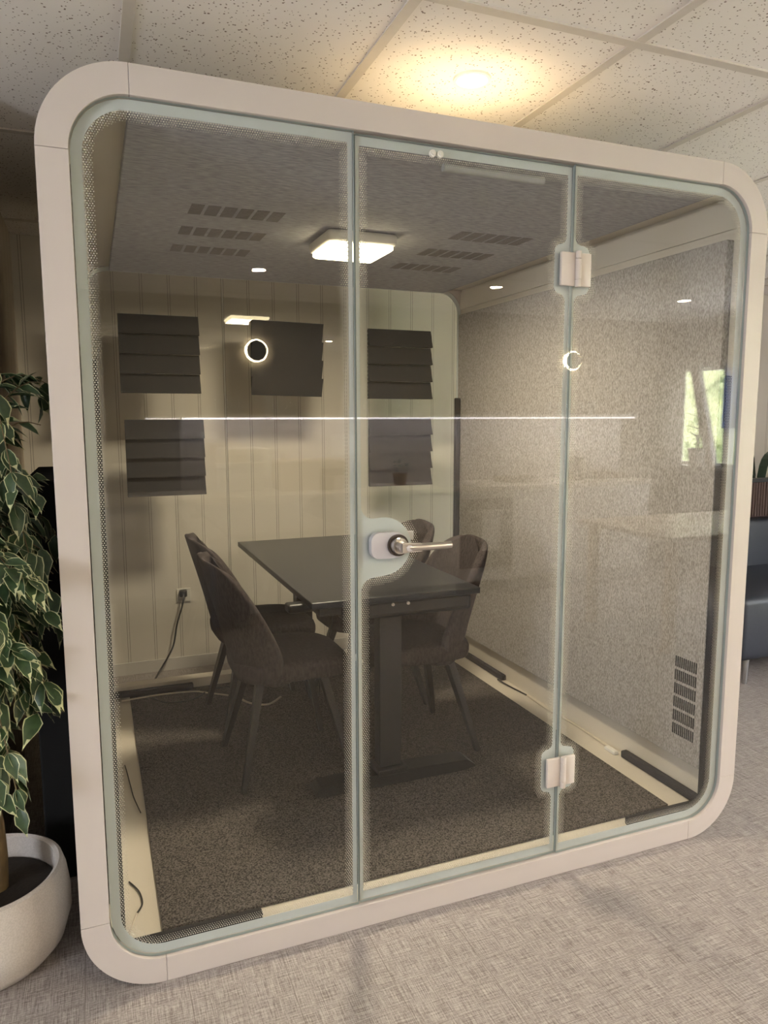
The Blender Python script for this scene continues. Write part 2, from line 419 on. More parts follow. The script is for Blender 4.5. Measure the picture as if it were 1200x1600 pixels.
# vent slots: groups of fine dark slots in the felt
def ventgroup(x0, par):
    for r0 in (.71, 1.01, 1.31):
        m = MB()
        for i in range(6):
            xa = x0+i*.054
            for j in range(9):
                m.box((xa, r0+j*.0138, 2.1532), (xa+.042, r0+j*.0138+.0095, 2.1552))
        m.build('air_vent', VENTM, par)
ventgroup(.425, fc); ventgroup(1.412, fc)
fw_panel = [c for c in pod.children if c.name.startswith('felt_wall_panel')][0]
m = MB()
for r0 in range(6):
    for j in range(11):
        y = .100+j*.0098; z = .292+r0*.0515
        m.box((PW-T-.0315, y, z), (PW-T-.029, y+.0050, z+.040))
m.build('air_vent', VENTB, fw_panel)

# --- glass and its printed border
def inside(p, poly):
    c = False; j = len(poly)-1
    for i in range(len(poly)):
        a, b = poly[i], poly[j]
        if (a[1] > p[1]) != (b[1] > p[1]) and p[0] < (b[0]-a[0])*(p[1]-a[1])/(b[1]-a[1])+a[0]: c = not c
        j = i
    return c
def pdist(p, poly):
    best = 9
    for i in range(len(poly)):
        ax, az = poly[i-1]; bx, bz = poly[i]; dx, dz = bx-ax, bz-az; L = dx*dx+dz*dz
        t = 0 if L == 0 else max(0, min(1, ((p[0]-ax)*dx+(p[1]-az)*dz)/L))
        d = (p[0]-ax-t*dx)**2+(p[1]-az-t*dz)**2
        if d < best: best = d
    return math.sqrt(best)
def pane(name, outl, clear, y=.010, dots=True, label=None):
    g = ring_mesh(name, outl, [], y, y+.010, GLASS, pod, edge=EDGE)
    if label: g['label'] = label
    yb = y+.0105
    def shrink(poly, e):  # keep print just inside the pane edge
        cx = sum(p[0] for p in poly)/len(poly); cz = sum(p[1] for p in poly)/len(poly)
        return [Vector((p[0]+(e if p[0] < cx else -e), p[1]+(e if p[1] < cz else -e))) for p in poly]
    f = ring_mesh('printed_border', shrink(outl, .0015), [clear], yb, yb+.0006, FRIT, g)
    if dots:
        cl = [(p[0], p[1]) for p in clear]
        p = .0060; rowh = p*math.sqrt(3)/2; W_ = .0235
        xs = [q[0] for q in cl]; zs = [q[1] for q in cl]; vs = []; fs = []
        x0, x1, z0, z1 = min(xs), max(xs), min(zs), max(zs); nz = int((z1-z0)/rowh)+1; nx = int((x1-x0)/p)+1
        wd = max(q[0] for q in cl if 1.0 < q[1] < 1.25) if name == 'glass_door' else 0
        for j in range(nz+1):
            z = z0+j*rowh
            for i in range(nx+1):
                x = x0+i*p+(p/2 if j % 2 else 0)
                # quick reject: far from every border
                if x0+.19 < x < x1-.12 and z0+.13 < z < z1-.13: continue
                if not inside((x, z), cl): continue
                d = pdist((x, z), cl)
                if d > W_: continue
                r = .0024*(1-.62*d/W_)
                b = len(vs)
                for k in range(6): vs.append((x+r*math.cos(k*PI/3), yb, z+r*math.sin(k*PI/3)))
                fs.append(tuple(range(b, b+6)))
        mesh_obj('printed_dots', vs, fs, DOTS, g)
    return g
g1, g2 = .7385, 1.4085; e = .0015
zi0, zi1 = T+.001, PH-T-.001; ri = R-T-.001
xl, xr = T+.001, PW-T-.001
cb = .026; rc = ri-cb
pane('glass_panel', fillet([(xl, zi0, ri), (g1-e, zi0, .001), (g1-e, zi1, .001), (xl, zi1, ri)]),
     fillet([(xl+cb, zi0+cb, rc), (g1-.016, zi0+cb, .003), (g1-.016, zi1-cb, .003), (xl+cb, zi1-cb, rc)]), label='left fixed glass panel')
door_clear = fillet([(g1+.016, zi0+cb+.004, .003), (g2-.016, zi0+cb+.004, .003),
    (g2-.016, .275, .02), (g2-.055, .285, .02), (g2-.055, .415, .02), (g2-.016, .425, .02),
    (g2-.016, 1.815, .02), (g2-.055, 1.825, .02), (g2-.055, 1.955, .02), (g2-.016, 1.965, .02),
    (g2-.016, zi1-cb-.004, .003), (g1+.016, zi1-cb-.004, .003),
    (g1+.016, 1.185, .035), (g1+.165, 1.20, .085), (g1+.165, 1.035, .085), (g1+.016, 1.02, .035)])
door = pane('glass_door', fillet([(g1+e, zi0+.004, .001), (g2-e, zi0+.004, .001), (g2-e, zi1-.006, .001), (g1+e, zi1-.006, .001)]), door_clear, label='glass door leaf in the middle')
right_clear = fillet([(g2+.016, zi0+cb, .003), (xr-cb, zi0+cb, rc), (xr-cb, zi1-cb, rc), (g2+.016, zi1-cb, .003),
    (g2+.016, 1.965, .02), (g2+.066, 1.955, .02), (g2+.066, 1.825, .02), (g2+.016, 1.815, .02),
    (g2+.016, .425, .02), (g2+.066, .415, .02), (g2+.066, .285, .02), (g2+.016, .275, .02)])
pane('glass_panel', fillet([(g2+e, zi0, .001), (xr, zi0, ri), (xr, zi1, ri), (g2+e, zi1, .001)]), right_clear, label='right fixed glass panel')
# back glass, two panes with a joint, no print
yb = PD-.02
for a, b in ((xl, .733), (.737, xr)):
    pts = [(a, zi0, ri if a == xl else .001), (b, zi0, ri if b == xr else .001), (b, zi1, ri if b == xr else .001), (a, zi1, ri if a == xl else .001)]
    ring_mesh('back_glass', fillet(pts), [], yb, yb+.010, GLASS, pod, edge=EDGE)
ring_mesh('back_trim', fillet([(xl, zi0, ri), (xr, zi0, ri), (xr, zi1, ri), (xl, zi1, ri)]), [fillet([(xl+.02, zi0+.02, ri-.02), (xr-.02, zi0+.02, ri-.02), (xr-.02, zi1-.02, ri-.02), (xl+.02, zi1-.02, ri-.02)])], yb-.006, yb-.0005, FRIT, pod)
# hinges
for zc in (1.888, .350):
    h = MB().box((g2-.045, -.001, zc-.047), (g2+.004, .0095, zc+.047), .002).build('hinge', STEELW, door, True)
    MB().box((g2+.012, -.001, zc-.047), (g2+.058, .0095, zc+.047), .002).build('hinge_leaf', STEELW, door, True)
    for q0, q1 in ((-.050, -.030), (-.0285, .0285), (.030, .050)):
        MB().cyl((g2+.009, -.006, zc+q0), (g2+.009, -.006, zc+q1), .0085, n=24).build('hinge_knuckle', STEELW, door, True)
# lock plate and lever
zc = 1.117
o = ring_mesh('lock_plate', fillet([(.772, zc-.036, .024), (.876, zc-.036, .034), (.876, zc+.036, .034), (.772, zc+.036, .024)]), [], -.012, .0095, PLATE, door)
bv = o.modifiers.new('b', 'BEVEL'); bv.width = .003; bv.segments = 3; bv.limit_method = 'ANGLE'
MB().cyl((.848, -.012, zc), (.848, -.020, zc), .0300, n=40).build('handle_collar', DARKR, door, True)
hm = MB().cyl((.848, -.020, zc), (.848, -.036, zc), .0245, .0215, n=36).cyl((.848, -.036, zc), (.848, -.062, zc), .0160, .0150, n=30)
hm.bar((.840, -.060, zc), (.895, -.066, zc), .021, .024, .016, .021).tube(spline([(.850, -.060, zc), (.885, -.066, zc), (.93, -.066, zc), (.985, -.064, zc)], 6), .0115, 14, .0098)
hm.build('lever_handle', STEEL, door, True)
MB().cyl((.858, -.073, zc), (.858, -.066, zc), .0085, n=20).build('key_cylinder', PLATE, door, True)
MB().box((.892, .022, zc+.005), (.912, .034, zc+.030), .002).build('inner_latch', PLATE, door)
for x in (.955, .977):
    MB().cyl((x, .002, 2.152), (x, .010, 2.152), .009, n=20).cyl((x, -.001, 2.152), (x, .003, 2.152), .005, n=12).build('door_stop', WHITEP, door, True)
MB().cyl((1.005, .045, 2.135), (1.325, .045, 2.135), .011, n=14).build('door_closer_tube', GREYP, door, True)

# ------------------------------------------------------------------ lamps
def lamp_things():
    l = empty('ceiling_lamp', (1.065, .965, 2.155), 'square white ceiling lamp glowing warm inside the glass pod', 'ceiling lamp')
    o = MB().box((-.140, -.135, -.045), (.140, .135, 0), .018, 3).build('lamp_housing', WHITEP, l, True)
    MB().box((-.128, -.123, -.064), (.128, .123, -.040), .016, 3).build('lamp_diffuser', LAMPW, l, True)
    arealight('pod_lamp_light', (1.065, .965, 2.155-.068), .24, .24, 25.0, (1, .85, .62), (0, 0, -1))
lamp_things()
spots = [(1.12, .10, 'round recessed ceiling downlight glowing warm directly above the pod top edge'),
         (1.12, -2.88, 'lit round ceiling downlight mirrored faintly at the left of the glass, over the kitchen'),
         (2.84, -2.88, 'lit round ceiling downlight mirrored in the glass beside the upper hinge'),
         (4.57, -2.88, 'lit round ceiling downlight mirrored in the right glass above the wall lamp')]
first = None
for i, (x, y, lb) in enumerate(spots):
    if i == 0:
        first = empty('recessed_downlight', (x, y, RZ), lb, 'ceiling light', 'round downlights in the tiled ceiling')
        m = MB().lathe([(.041, -.002), (.043, -.007), (.052, -.006), (.053, 0), (.041, 0), (.041, -.002)], n=48)
        m.build('trim_ring', WHITEP, first, True)
        MB().cyl((0, 0, -.003), (0, 0, -.0005), .042, n=40).build('light_diffuser', SPOTW, first)
    else:
        c = copy_tree(first); c.location = (x, y, RZ); c['label'] = lb
    arealight('downlight_light', (x, y, RZ-.008), .08, .08, 2.3 if i == 0 else 22, WARM, (0, 0, -1), shape='DISK')

# ------------------------------------------------------------------ acoustic shingle panels on the back glass
ap = []
def shingle(flip):
    m = MB(); h = .38/4
    for i in range(4):
        zt = .19-i*h; zb = zt-h+.001
        d0, d1 = (.006, .036) if not flip else (.036, .006)
        y0 = 0
        P = [(-.19, y0, zt), (.19, y0, zt), (.19, y0-d0, zt), (-.19, y0-d0, zt), (-.19, y0, zb), (.19, y0, zb), (.19, y0-d1, zb), (-.19, y0-d1, zb)]
        vs = [m.bm.verts.new(p) for p in P]
        for f in ((0, 1, 2, 3), (4, 5, 6, 7), (0, 1, 5, 4), (2, 3, 7, 6), (1, 2, 6, 5), (3, 0, 4, 7)): m.bm.faces.new([vs[q] for q in f])
    return m.build('acoustic_panel', ACOUSTIC)
places = [(.418, 1.775, 0, 'charcoal shingled acoustic panel, upper left one on the back glass, shadowless above another'),
          (1.06, 1.768, 1, 'charcoal shingled acoustic panel in the middle of the upper row behind the round lamp reflection'),
          (1.702, 1.757, 0, 'charcoal shingled acoustic panel, upper right one seen through the glass door'),
          (.428, 1.266, 0, 'charcoal shingled acoustic panel, lower left one above the grey chair backs'),
          (1.704, 1.272, 0, 'charcoal shingled acoustic panel, lower right one above the door handle')]
places[0] = places[0][:3]+('charcoal shingled acoustic panel at upper left of the back glass wall',)
a0 = shingle(0); a1 = shingle(1)
for i, (x, z, fl, lb) in enumerate(places):
    o = a1 if fl else (a0 if i == 0 else a0.copy())
    if i > 0 and not fl: COL.objects.link(o)
    o.location = (x, yb-.007, z); tag(o, lb, 'acoustic panel', 'shingled acoustic panels on the back glass')
    if fl: o.rotation_euler = (0, math.radians(1.0), 0)

# ------------------------------------------------------------------ black foam strips in the pod corners
def strip(a, b, lb):
    o = MB().box(a, b, .006, 2).build('foam_edge_strip', BLACKFOAM, None, True); tag(o, lb, 'foam strip', 'black foam strips along the pod corners')
zf = T+.001
strip((xl+.004, .036, zf+.031), (xl+.036, .066, 1.60), 'tall black foam strip standing in the front left corner of the pod')
strip((xl+.004, .036, zf), (.464, .066, zf+.03), 'short black foam strip lying along the bottom of the left glass panel')
strip((PW-T-.034, .036, zf+.031), (PW-T-.003, .066, 1.60), 'tall black foam strip standing in the front right corner of the pod')
strip((1.73, .036, zf), (PW-T-.034, .066, zf+.03), 'short black foam strip lying along the bottom of the right glass panel')
strip((PW-T-.032, .070, zf), (PW-T-.002, .48, zf+.03), 'short black foam strip on the floor ledge below the felt wall, nearest the front')
strip((T+.032, 1.895, zf+.031), (T+.060, 1.925, 1.60), 'tall black foam strip in the back left corner, left of the shingled panels')
strip((T+.035, 1.895, zf+.012), (.51, 1.925, zf+.042), 'short black foam strip at the foot of the back glass by the power cord')
strip((PW-T-.062, 1.93, .128), (PW-T-.032, 1.96, 1.575), 'tall black foam strip in the back right corner beside the felt wall')
strip((PW-T-.032, 1.43, zf), (PW-T-.002, 1.85, zf+.03), 'short black foam strip on the floor ledge behind the right-hand chair')

# ------------------------------------------------------------------ desk
ZC = T+.01
desk = empty('standing_desk', (1.085, .63, ZC), 'black height-adjustable desk on a T-shaped steel column in the pod', 'desk')
DX, DY = 1.085, .63
def L(x, y, z): return (x-DX, y-DY, z-ZC)
MB().box(L(.757, .530, .808), L(1.412, 1.90, .832), .003).build('desktop', DESKTOP, desk)
for y0, s in ((.60, 1), (1.80, -1)):
    MB().box(L(1.033, y0, .155), L(1.122, y0+.06, .78), .004).build('column', DESKMET, desk)
    MB().box(L(.80, y0-.01, .765), L(1.37, y0+.07, .806), .004).build('support_arm', DESKMET, desk)
    m = MB()
    pts = [(-.32, 0.012), (-.325, .022), (-.30, .042), (-.02, .055), (.30, .045), (.335, .018), (.335, .012), (.29, 0.004), (-.28, .004)]
    vsa = [m.bm.verts.new(L(1.10+p[0], y0-.01, ZC+.004+p[1])) for p in pts]; vsb = [m.bm.verts.new(L(1.10+p[0], y0+.07, ZC+.004+p[1])) for p in pts]
    m.bm.faces.new(vsa); m.bm.faces.new(vsb[::-1])
    for q in range(len(pts)): m.bm.faces.new((vsa[q], vsa[(q+1) % len(pts)], vsb[(q+1) % len(pts)], vsb[q]))
    m.box(L(1.02, y0-.02, ZC+.05), L(1.14, y0+.08, ZC+.075), .004)
    m.cyl(L(.83, y0+.03, ZC), L(.83, y0+.03, ZC+.02), .022, n=16).cyl(L(1.38, y0+.03, ZC), L(1.38, y0+.03, ZC+.02), .022, n=16)
    m.build('foot', DESKMET, desk)
MB().box(L(1.04, .66, .757), L(1.11, 1.80, .800), .004).build('cross_beam', DESKMET, desk)
m = MB().box(L(.93, .558, .748), L(1.385, .566, .806), .012)
m.build('end_bracket', DESKMET, desk)
for x in (1.068, 1.128): MB().cyl(L(x, .552, .793), L(x, .558, .793), .006, n=12).build('screw', STEEL, desk)
MB().box(L(.700, .63, .775), L(.80, .69, .806), .008).build('side_bracket', DESKMET, desk)
MB().box(L(.885, .575, .745), L(.945, .64, .805), .006).build('control_box', DESKMET, desk)

# ------------------------------------------------------------------ chairs
def make_chair(label):
    t = empty('upholstered_chair', (0, 0, 0), label, 'chair', 'grey-brown fabric chairs around the desk')
    # back shell: a bucket with side wings that taper to a rounded top
    prof = [(-.02, .375, .165, .02), (-.10, .372, .195, .03), (-.17, .390, .215, .07), (-.208, .425, .226, .13), (-.222, .47, .232, .17), (-.236, .53, .236, .165), (-.250, .59, .238, .15),
            (-.266, .65, .237, .135), (-.282, .71, .233, .115), (-.298, .765, .222, .095), (-.310, .81, .203, .075), (-.319, .842, .175, .055), (-.324, .860, .135, .035), (-.327, .868, .07, .012)]
    nu = 16; vs = []; fs = []
    for (x, z, w, f) in prof:
        for i in range(nu+1):
            u = -1+2*i/nu; a = abs(u)
            vs.append((x+f*a**2.4, w*math.sin(u*1.25)/math.sin(1.25), z))
    for j in range(len(prof)-1):
        for i in range(nu):
            q = j*(nu+1)+i; fs.append((q, q+1, q+nu+2, q+nu+1))
    o = mesh_obj('backrest', vs, fs, CHAIRF, t, smooth=True)
    s = o.modifiers.new('s', 'SOLIDIFY'); s.thickness = .042; s.offset = 1
    sb = o.modifiers.new('ss', 'SUBSURF'); sb.levels = 1; sb.render_levels = 2
    # seat cushion
    n = 14; vs = []; fs = []
    out = []
    for k in range(40):
        q = 2*PI*k/40; c, s_ = math.cos(q), math.sin(q); ex = 2/4.2
        px = .225*abs(c)**ex*(1 if c > 0 else -1); py = .222*abs(s_)**ex*(1 if s_ > 0 else -1)
        out.append((px, py*(1-.05*(px/.225)) if px > 0 else py))
    rings = [(0.90, .398), (.985, .405), (1.0, .425), (1.0, .445), (.97, .463), (.88, .472), (.6, .474), (.3, .473)]
    for sc, z in rings:
        for p in out: vs.append((p[0]*sc+.01, p[1]*sc, z - (.010*max(0, p[0]*sc/.225)**2)))
    vs.append((.01, 0, .395)); vs.append((.01, 0, .473)); m_ = len(out)
    for j in range(len(rings)-1):
        for i in range(m_): fs.append((j*m_+i, j*m_+(i+1) % m_, (j+1)*m_+(i+1) % m_, (j+1)*m_+i))
    for i in range(m_):
        fs.append((len(vs)-2, (i+1) % m_, i)); b = (len(rings)-1)*m_; fs.append((len(vs)-1, b+i, b+(i+1) % m_))
    c = mesh_obj('seat', vs, fs, CHAIRF, t, smooth=True)
    MB().box((-.14, -.13, .372), (.15, .13, .392), .004).build('seat_frame', CHAIRL, t)
    for sx in (-1, 1):
        for sy in (-1, 1):
            MB().bar((sx*.125, sy*.115, .38), (sx*.215, sy*.218, 0), .046, .030, .026, .020, up=(1, 0, 0)).build('leg', CHAIRL, t)
    return t
chairs = [(.762, .965, 0, 'grey-brown fabric chair left of the desk, the one nearer the glass'),
          (.775, 1.475, 2, 'grey-brown fabric chair left of the desk, partly hidden behind the nearer chair back'),
          (1.310, .955, 180, 'brown fabric chair right of the desk, the nearer one next to the felt wall'),
          (1.315, 1.48, 183, 'brown fabric chair right of the desk, far one seen behind the lever handle')]
c0 = None
for i, (x, y, a, lb) in enumerate(chairs):
    if i == 0: c0 = make_chair(lb); o = c0
    else: o = copy_tree(c0); o['label'] = lb
    o.location = (x, y, ZC); o.rotation_euler = (0, 0, math.radians(a))

# ------------------------------------------------------------------ cables in the pod
def cable(pts, r, mat, lb, cat='cable'):
    o = MB().tube(spline(pts, 8), r, 8).build('power_cable', mat, None, True); tag(o, lb, cat)
wy = RY1
o = MB().box((.50, wy-.012, .40), (.58, wy-.0005, .48), .004).build('wall_socket', WHITEP); tag(o, 'white wall socket on the boarded wall behind the left chairs', 'socket')
o = MB().box((.515, wy-.045, .435), (.555, wy-.0125, .475), .006).build('power_plug', WIREB); tag(o, 'black power plug in the wall socket behind the pod', 'plug')
cable([(.535, wy-.05, .455), (.525, wy-.07, .40), (.49, wy-.06, .28), (.46, wy-.07, .15), (.38, wy-.10, .03), (.34, wy-.2, .008)], .005, WIREB, 'black power cord hanging in a curve from the wall socket')
cf = ZC+.004
cable([(.16, 1.86, cf), (.34, 1.875, cf), (.50, 1.86, cf), (.56, 1.82, cf), (.66, 1.74, cf)], .004, WIREW, 'thin pale cable on the carpet along the back foam strip', 'cable')
cable([(.30, 1.84, cf), (.38, 1.75, cf), (.50, 1.76, cf), (.60, 1.86, cf), (.74, 1.84, cf)], .004, WIREB, 'black cable looping over the carpet behind the left chairs', 'cable')
cable([(1.06, 1.22, .74), (1.045, 1.22, .55), (1.05, 1.4, .30), (1.06, 1.5, .12), (1.06, 1.56, cf)], .004, WIREB, 'black cable hanging under the desk between the chairs', 'cable')
cable([(.70, 1.70, cf), (.74, 1.60, cf), (.82, 1.55, cf), (.90, 1.62, cf)], .005, WIREW, 'white cable loop on the carpet under the left chairs', 'cable')
cable([(2.03, 1.43, zf+.012), (2.045, 1.33, zf+.006), (2.06, 1.20, zf+.006)], .004, WIREB, 'short black cable running from the foam strip on the right floor ledge', 'cable')
cable([(2.06, 1.19, zf+.006), (2.05, 1.0, zf+.006), (2.065, .8, zf+.006), (2.06, .62, zf+.006), (2.055, .56, zf+.008)], .003, WIREW, 'thin white cable lying along the right floor ledge', 'cable')
o = MB().box((2.038, .50, zf), (2.062, .565, zf+.014), .003).build('cable_joiner', WHITEP); tag(o, 'small white cable connector at the end of the nearest floor foam strip', 'connector')
cable([(.145, 1.16, zf+.003), (.150, 1.10, zf+.003), (.158, .98, zf+.003), (.165, .88, zf+.003), (.182, .76, zf+.003)], .002, WIREB, 'thin dark wire squiggling on the white left floor ledge', 'wire')
cable([(.125, .36, zf+.003), (.15, .30, zf+.003), (.155, .24, zf+.003), (.138, .20, zf+.004)], .0025, WIREB, 'thin wire curling on the left floor ledge by the front corner', 'wire')
cable([(.138, .20, zf+.004), (.125, .16, zf+.003), (.115, .12, zf+.003)], .003, WIREW, 'short white cable end at the front left corner of the pod', 'cable')

# ------------------------------------------------------------------ potted ficus left of the pod
PX, PY = -.245, .27
plant = empty('potted_ficus', (PX, PY, 0), 'variegated weeping fig in a speckled white round pot left of the pod', 'potted plant')
MB().lathe([(0, 0), (.13, 0), (.165, .010), (.195, .045), (.214, .11), (.214, .16), (.207, .215), (.198, .244), (.189, .249), (.180, .244), (.182, .21), (.186, .17), (0, .17)], n=64).build('pot', TERRAZZO, plant, True)
MB().lathe([(0, .185), (.10, .190), (.180, .180), (.16, .171), (0, .171)], n=40).build('soil', SOIL, plant, True)
def tr(z, a=0): return Vector((.028*math.sin(z*5+a)+.01, .022*math.cos(z*5+a), z))
m = MB()
m.tube([tr(.18+.05*i) for i in range(27)], .026, 12, .015)
m.tube([tr(.18+.05*i, PI) for i in range(27)], .022, 12, .012)
m.build('trunk', BARK, plant, True)
rnd = random.Random(11)
brs = MB(); lv = []; lf = []; lm = []
def leaf(pos, d, up, ln, wd):
    d = d.normalized(); sd = d.cross(up)
    if sd.length < .05: sd = d.cross(Vector((1, 0, .1)))
    sd.normalize(); nn = sd.cross(d).normalized()
    prof = [(0, .02), (.12, .55), (.32, 1), (.55, .92), (.78, .5), (.93, .14), (1.08, .0)]
    b = len(lv); drop = ln*.22
    for t, w in prof:
        c = pos+d*ln*t-nn*drop*t*t
        wob = 1+.12*math.sin(t*17+pos.x*90)
        ww = wd*w*wob
        for s_, h in ((-1, .10), (-.87, .08), (0, 0), (.87, .08), (1, .10)):
            lv.append(c+sd*ww*s_+nn*ww*abs(s_)*.35)
    for i in range(len(prof)-1):
        for j in range(4):
            q = b+i*5+j; lf.append((q, q+1, q+6, q+5))
            edge = j in (0, 3) or i >= 5 or (i == 4 and rnd.random() < .3)
            lm.append(1 if edge else 0)
def okpos(p, mx=0.0):
    w = p+Vector((PX, PY, 0))
    if w.x > -.012 and w.y > -.012: return False
    if w.x < 0 and w.y > .52: return False
    if w.y > .56: return False
    return w.x < .05 and w.y > -.28
nb = 102
for i in range(nb):
    z0 = .72+rnd.random()*.80; az = rnd.random()*2*PI
    if i >= 74: z0 = rnd.uniform(.72, 1.12); az = rnd.uniform(-1.45, -.45)
    reach = rnd.uniform(.16, .40); rise = rnd.uniform(.04, .20)
    o0 = tr(min(z0, 1.48)); dx, dy = math.cos(az), math.sin(az)
    end = o0+Vector((dx*reach, dy*reach, rise-rnd.uniform(.02, .36)))
    pts = spline([o0, o0+Vector((dx*reach*.45, dy*reach*.45, rise)), end], 7)
    if not all(okpos(p) for p in pts):
        pts = [p for p in pts if okpos(p)]
        if len(pts) < 4: continue
    brs.tube(pts, .0032, 5, .0012)
    for j, p in enumerate(pts[3:]):
        for k_ in range(2):
            dirv = (pts[-1]-pts[-2]).normalized()+Vector((rnd.uniform(-.9, .9), rnd.uniform(-.9, .9), rnd.uniform(-.75, .5)))
            dirv.normalize(); ln = rnd.uniform(.052, .086)
            if okpos(p+dirv*ln*1.1) and okpos(p+dirv*ln*.5): leaf(p, dirv, Vector((rnd.uniform(-.5, .5), rnd.uniform(-.9, .2), 1)), ln, ln*.235)
brs.build('branches', TWIG, plant, True)
mesh_obj('foliage', lv, lf, LEAFG, plant, mats=[LEAFG, LEAFC], fmi=lm, smooth=True)

# unidentified black shape, built as a plain box in the gap between pod and wall
o = MB().box((-.112, .565, 0), (-.012, 1.25, 1.28), .006).build('black_box', pm('matt_black', rgb(7, 6, 6), .95)); tag(o, 'narrow matt black box in the gap between the plant and the pod', 'cabinet')

# ------------------------------------------------------------------ high-backed sofa right of the pod
sofa = empty('high_back_sofa', (3.30, .95, 0), 'navy leather sofa with a high back and brown ribbed screen right of the pod', 'sofa')
def LS(x, y, z): return (x-3.30, y-.95, z)
MB().box(LS(3.27, 1.0, .145), LS(4.95, 1.72, .50), .04, 4).build('seat', NAVY, sofa, True)
MB().box(LS(3.27, 1.66, .145), LS(4.95, 1.80, .80), .03, 4).build('backrest', NAVY, sofa, True)
m = MB().box(LS(3.27, 1.80, .40), LS(4.95, 1.83, 1.03))
for i in range(70): m.cyl(LS(3.29+.0238*i, 1.80, .80), LS(3.29+.0238*i, 1.80, 1.03), .010, n=8)
m.build('ribbed_screen', BROWNR, sofa, True)
MB().box(LS(3.25, 1.78, 1.03), LS(4.97, 1.85, 1.055), .004).build('top_rail', BLACKW, sofa)
for x in (3.38, 4.85):
    for y in (1.06, 1.74): MB().cyl(LS(x, y, 0), LS(x, y, .15), .014, .020, n=16).build('leg', CHROME, sofa, True)
MB().box(LS(3.20, 1.62, .545), LS(3.47, 1.66, .562), .004).build('side_shelf', PLATE, sofa)
# plant leaf reaching over the sofa
pp = empty('floor_plant', (4.62, 2.15, 0), 'dark green long-leaved plant behind the navy sofa', 'potted plant')
MB().lathe([(0, 0), (.12, 0), (.15, .30), (.14, .30), (.12, .26), (0, .26)], n=32).build('pot', WHITEP, pp, True)
m = MB()
for a, ln, h in ((180, .55, 1.25), (200, .45, 1.0), (20, .5, 1.1), (100, .2, 1.3), (320, .3, .9)):
    a = math.radians(a); p = spline([(0, 0, .25), (math.cos(a)*.1, math.sin(a)*.1, h), (math.cos(a)*ln, math.sin(a)*ln, h+.12)], 8)
    for q0, q1, t in zip(p, p[1:], range(20)):
        w = .012+.05*math.sin(min(1, t/len(p))*PI); m.bar(q0, q1, w, .004)
m.build('leaves', pm('dark_leaf', rgb(48, 66, 54), .4), pp)

# ------------------------------------------------------------------ kitchen behind the camera (seen mirrored in the glass)
KY = RY0; FY = -3.43
def unit(x0, x1, kind, lb):
    u = empty('base_cabinet', ((x0+x1)/2, FY, 0), lb, 'cabinet', 'white kitchen base cabinets'); cx = (x0+x1)/2
    MB().box((x0-cx+.001, KY-FY+.002, .10), (x1-cx-.001, -.02, .86)).build('body', CABW, u)
    if kind == 'door':
        d = MB().box((x0-cx+.003, -.018, .105), (x1-cx-.003, 0, .855), .002).build('door', CABW, u)
        MB().box((-.06, 0, .80), (.06, .02, .812), .003).build('handle', STEEL, d)
    else:
        for a, b in ((.105, .40), (.405, .64), (.645, .855)):
            d = MB().box((x0-cx+.003, -.018, a), (x1-cx-.003, 0, b), .002).build('drawer', CABW, u)
            MB().box((-.06, 0, b-.05), (.06, .02, b-.038), .003).build('handle', STEEL, d)
    MB().box((x0-cx+.001, KY-FY+.01, 0), (x1-cx-.001, -.07, .10)).build('toe_kick', CABW, u)
names = ['at the far left end of the worktop', 'second from the left end of the worktop', 'third from the left end', 'left of the built-in oven', 'right of the oven', 'second right of the oven', 'below the kettle', 'right of the kettle', 'at the right end by the window']
xs = [(.15, .75, 'door'), (.75, 1.35, 'drawer'), (1.35, 1.95, 'door'), (1.95, 2.40, 'drawer'), (2.40, 2.86, 'door'), None, (3.36, 3.85, 'drawer'), (3.85, 4.35, 'door'), (4.35, 4.80, 'drawer')]
i = 0
for u in xs:
    if u is None: continue
    unit(u[0], u[1], u[2], 'white kitchen base cabinet ' + ['at the far left end of the mirrored counter', 'with drawers, second from the left end', 'with a door, third from the left end', 'with drawers, two left of the oven', 'with a door, directly left of the oven', 'with drawers, directly right of the oven', 'with a door below the kettle', 'with drawers at the right end of the row'][i]); i += 1
ov = empty('built_in_oven', (3.11, FY, 0), 'black built-in oven with a towel on its rail, mirrored in the glass', 'oven')
MB().box((-.249, KY-FY+.002, .10), (.249, -.02, .86)).build('body', CABW, ov)
MB().box((-.245, -.02, .22), (.245, .004, .80), .004).build('oven_door', OVENB, ov)
MB().cyl((-.2, .045, .70), (.2, .045, .70), .009, n=12).build('rail', STEEL, ov)
o = MB().box((3.04, FY+.034, .37), (3.20, FY+.056, .712), .006).build('dish_towel', pm('pale_towel', rgb(208, 206, 204), .95, noise=.4, scale=30, bump=.4)); tag(o, 'pale dish towel hanging on the oven rail', 'towel')
o = MB().box((.10, KY+.002, .862), (4.88, FY+.02, .90), .003).build('kitchen_worktop', pm('pale_worktop', rgb(216, 208, 196), .35, noise=.1, scale=20)); tag(o, 'long pale kitchen worktop mirrored across the glass', 'worktop')
sh = empty('wall_shelf', (2.83, KY, 1.47), 'long thin wall shelf with a white light strip under it, mirrored in the glass', 'shelf')
MB().box((-2.13, .002, 0), (2.13, .24, .022)).build('board', CABW, sh)
MB().box((-2.11, .195, -.016), (2.11, .215, -.001)).build('light_strip', LEDW, sh)
arealight('shelf_led_light', (2.83, KY+.205, 1.45), 4.2, .015, 17, (1, .95, .95), (0, -.45, -1))
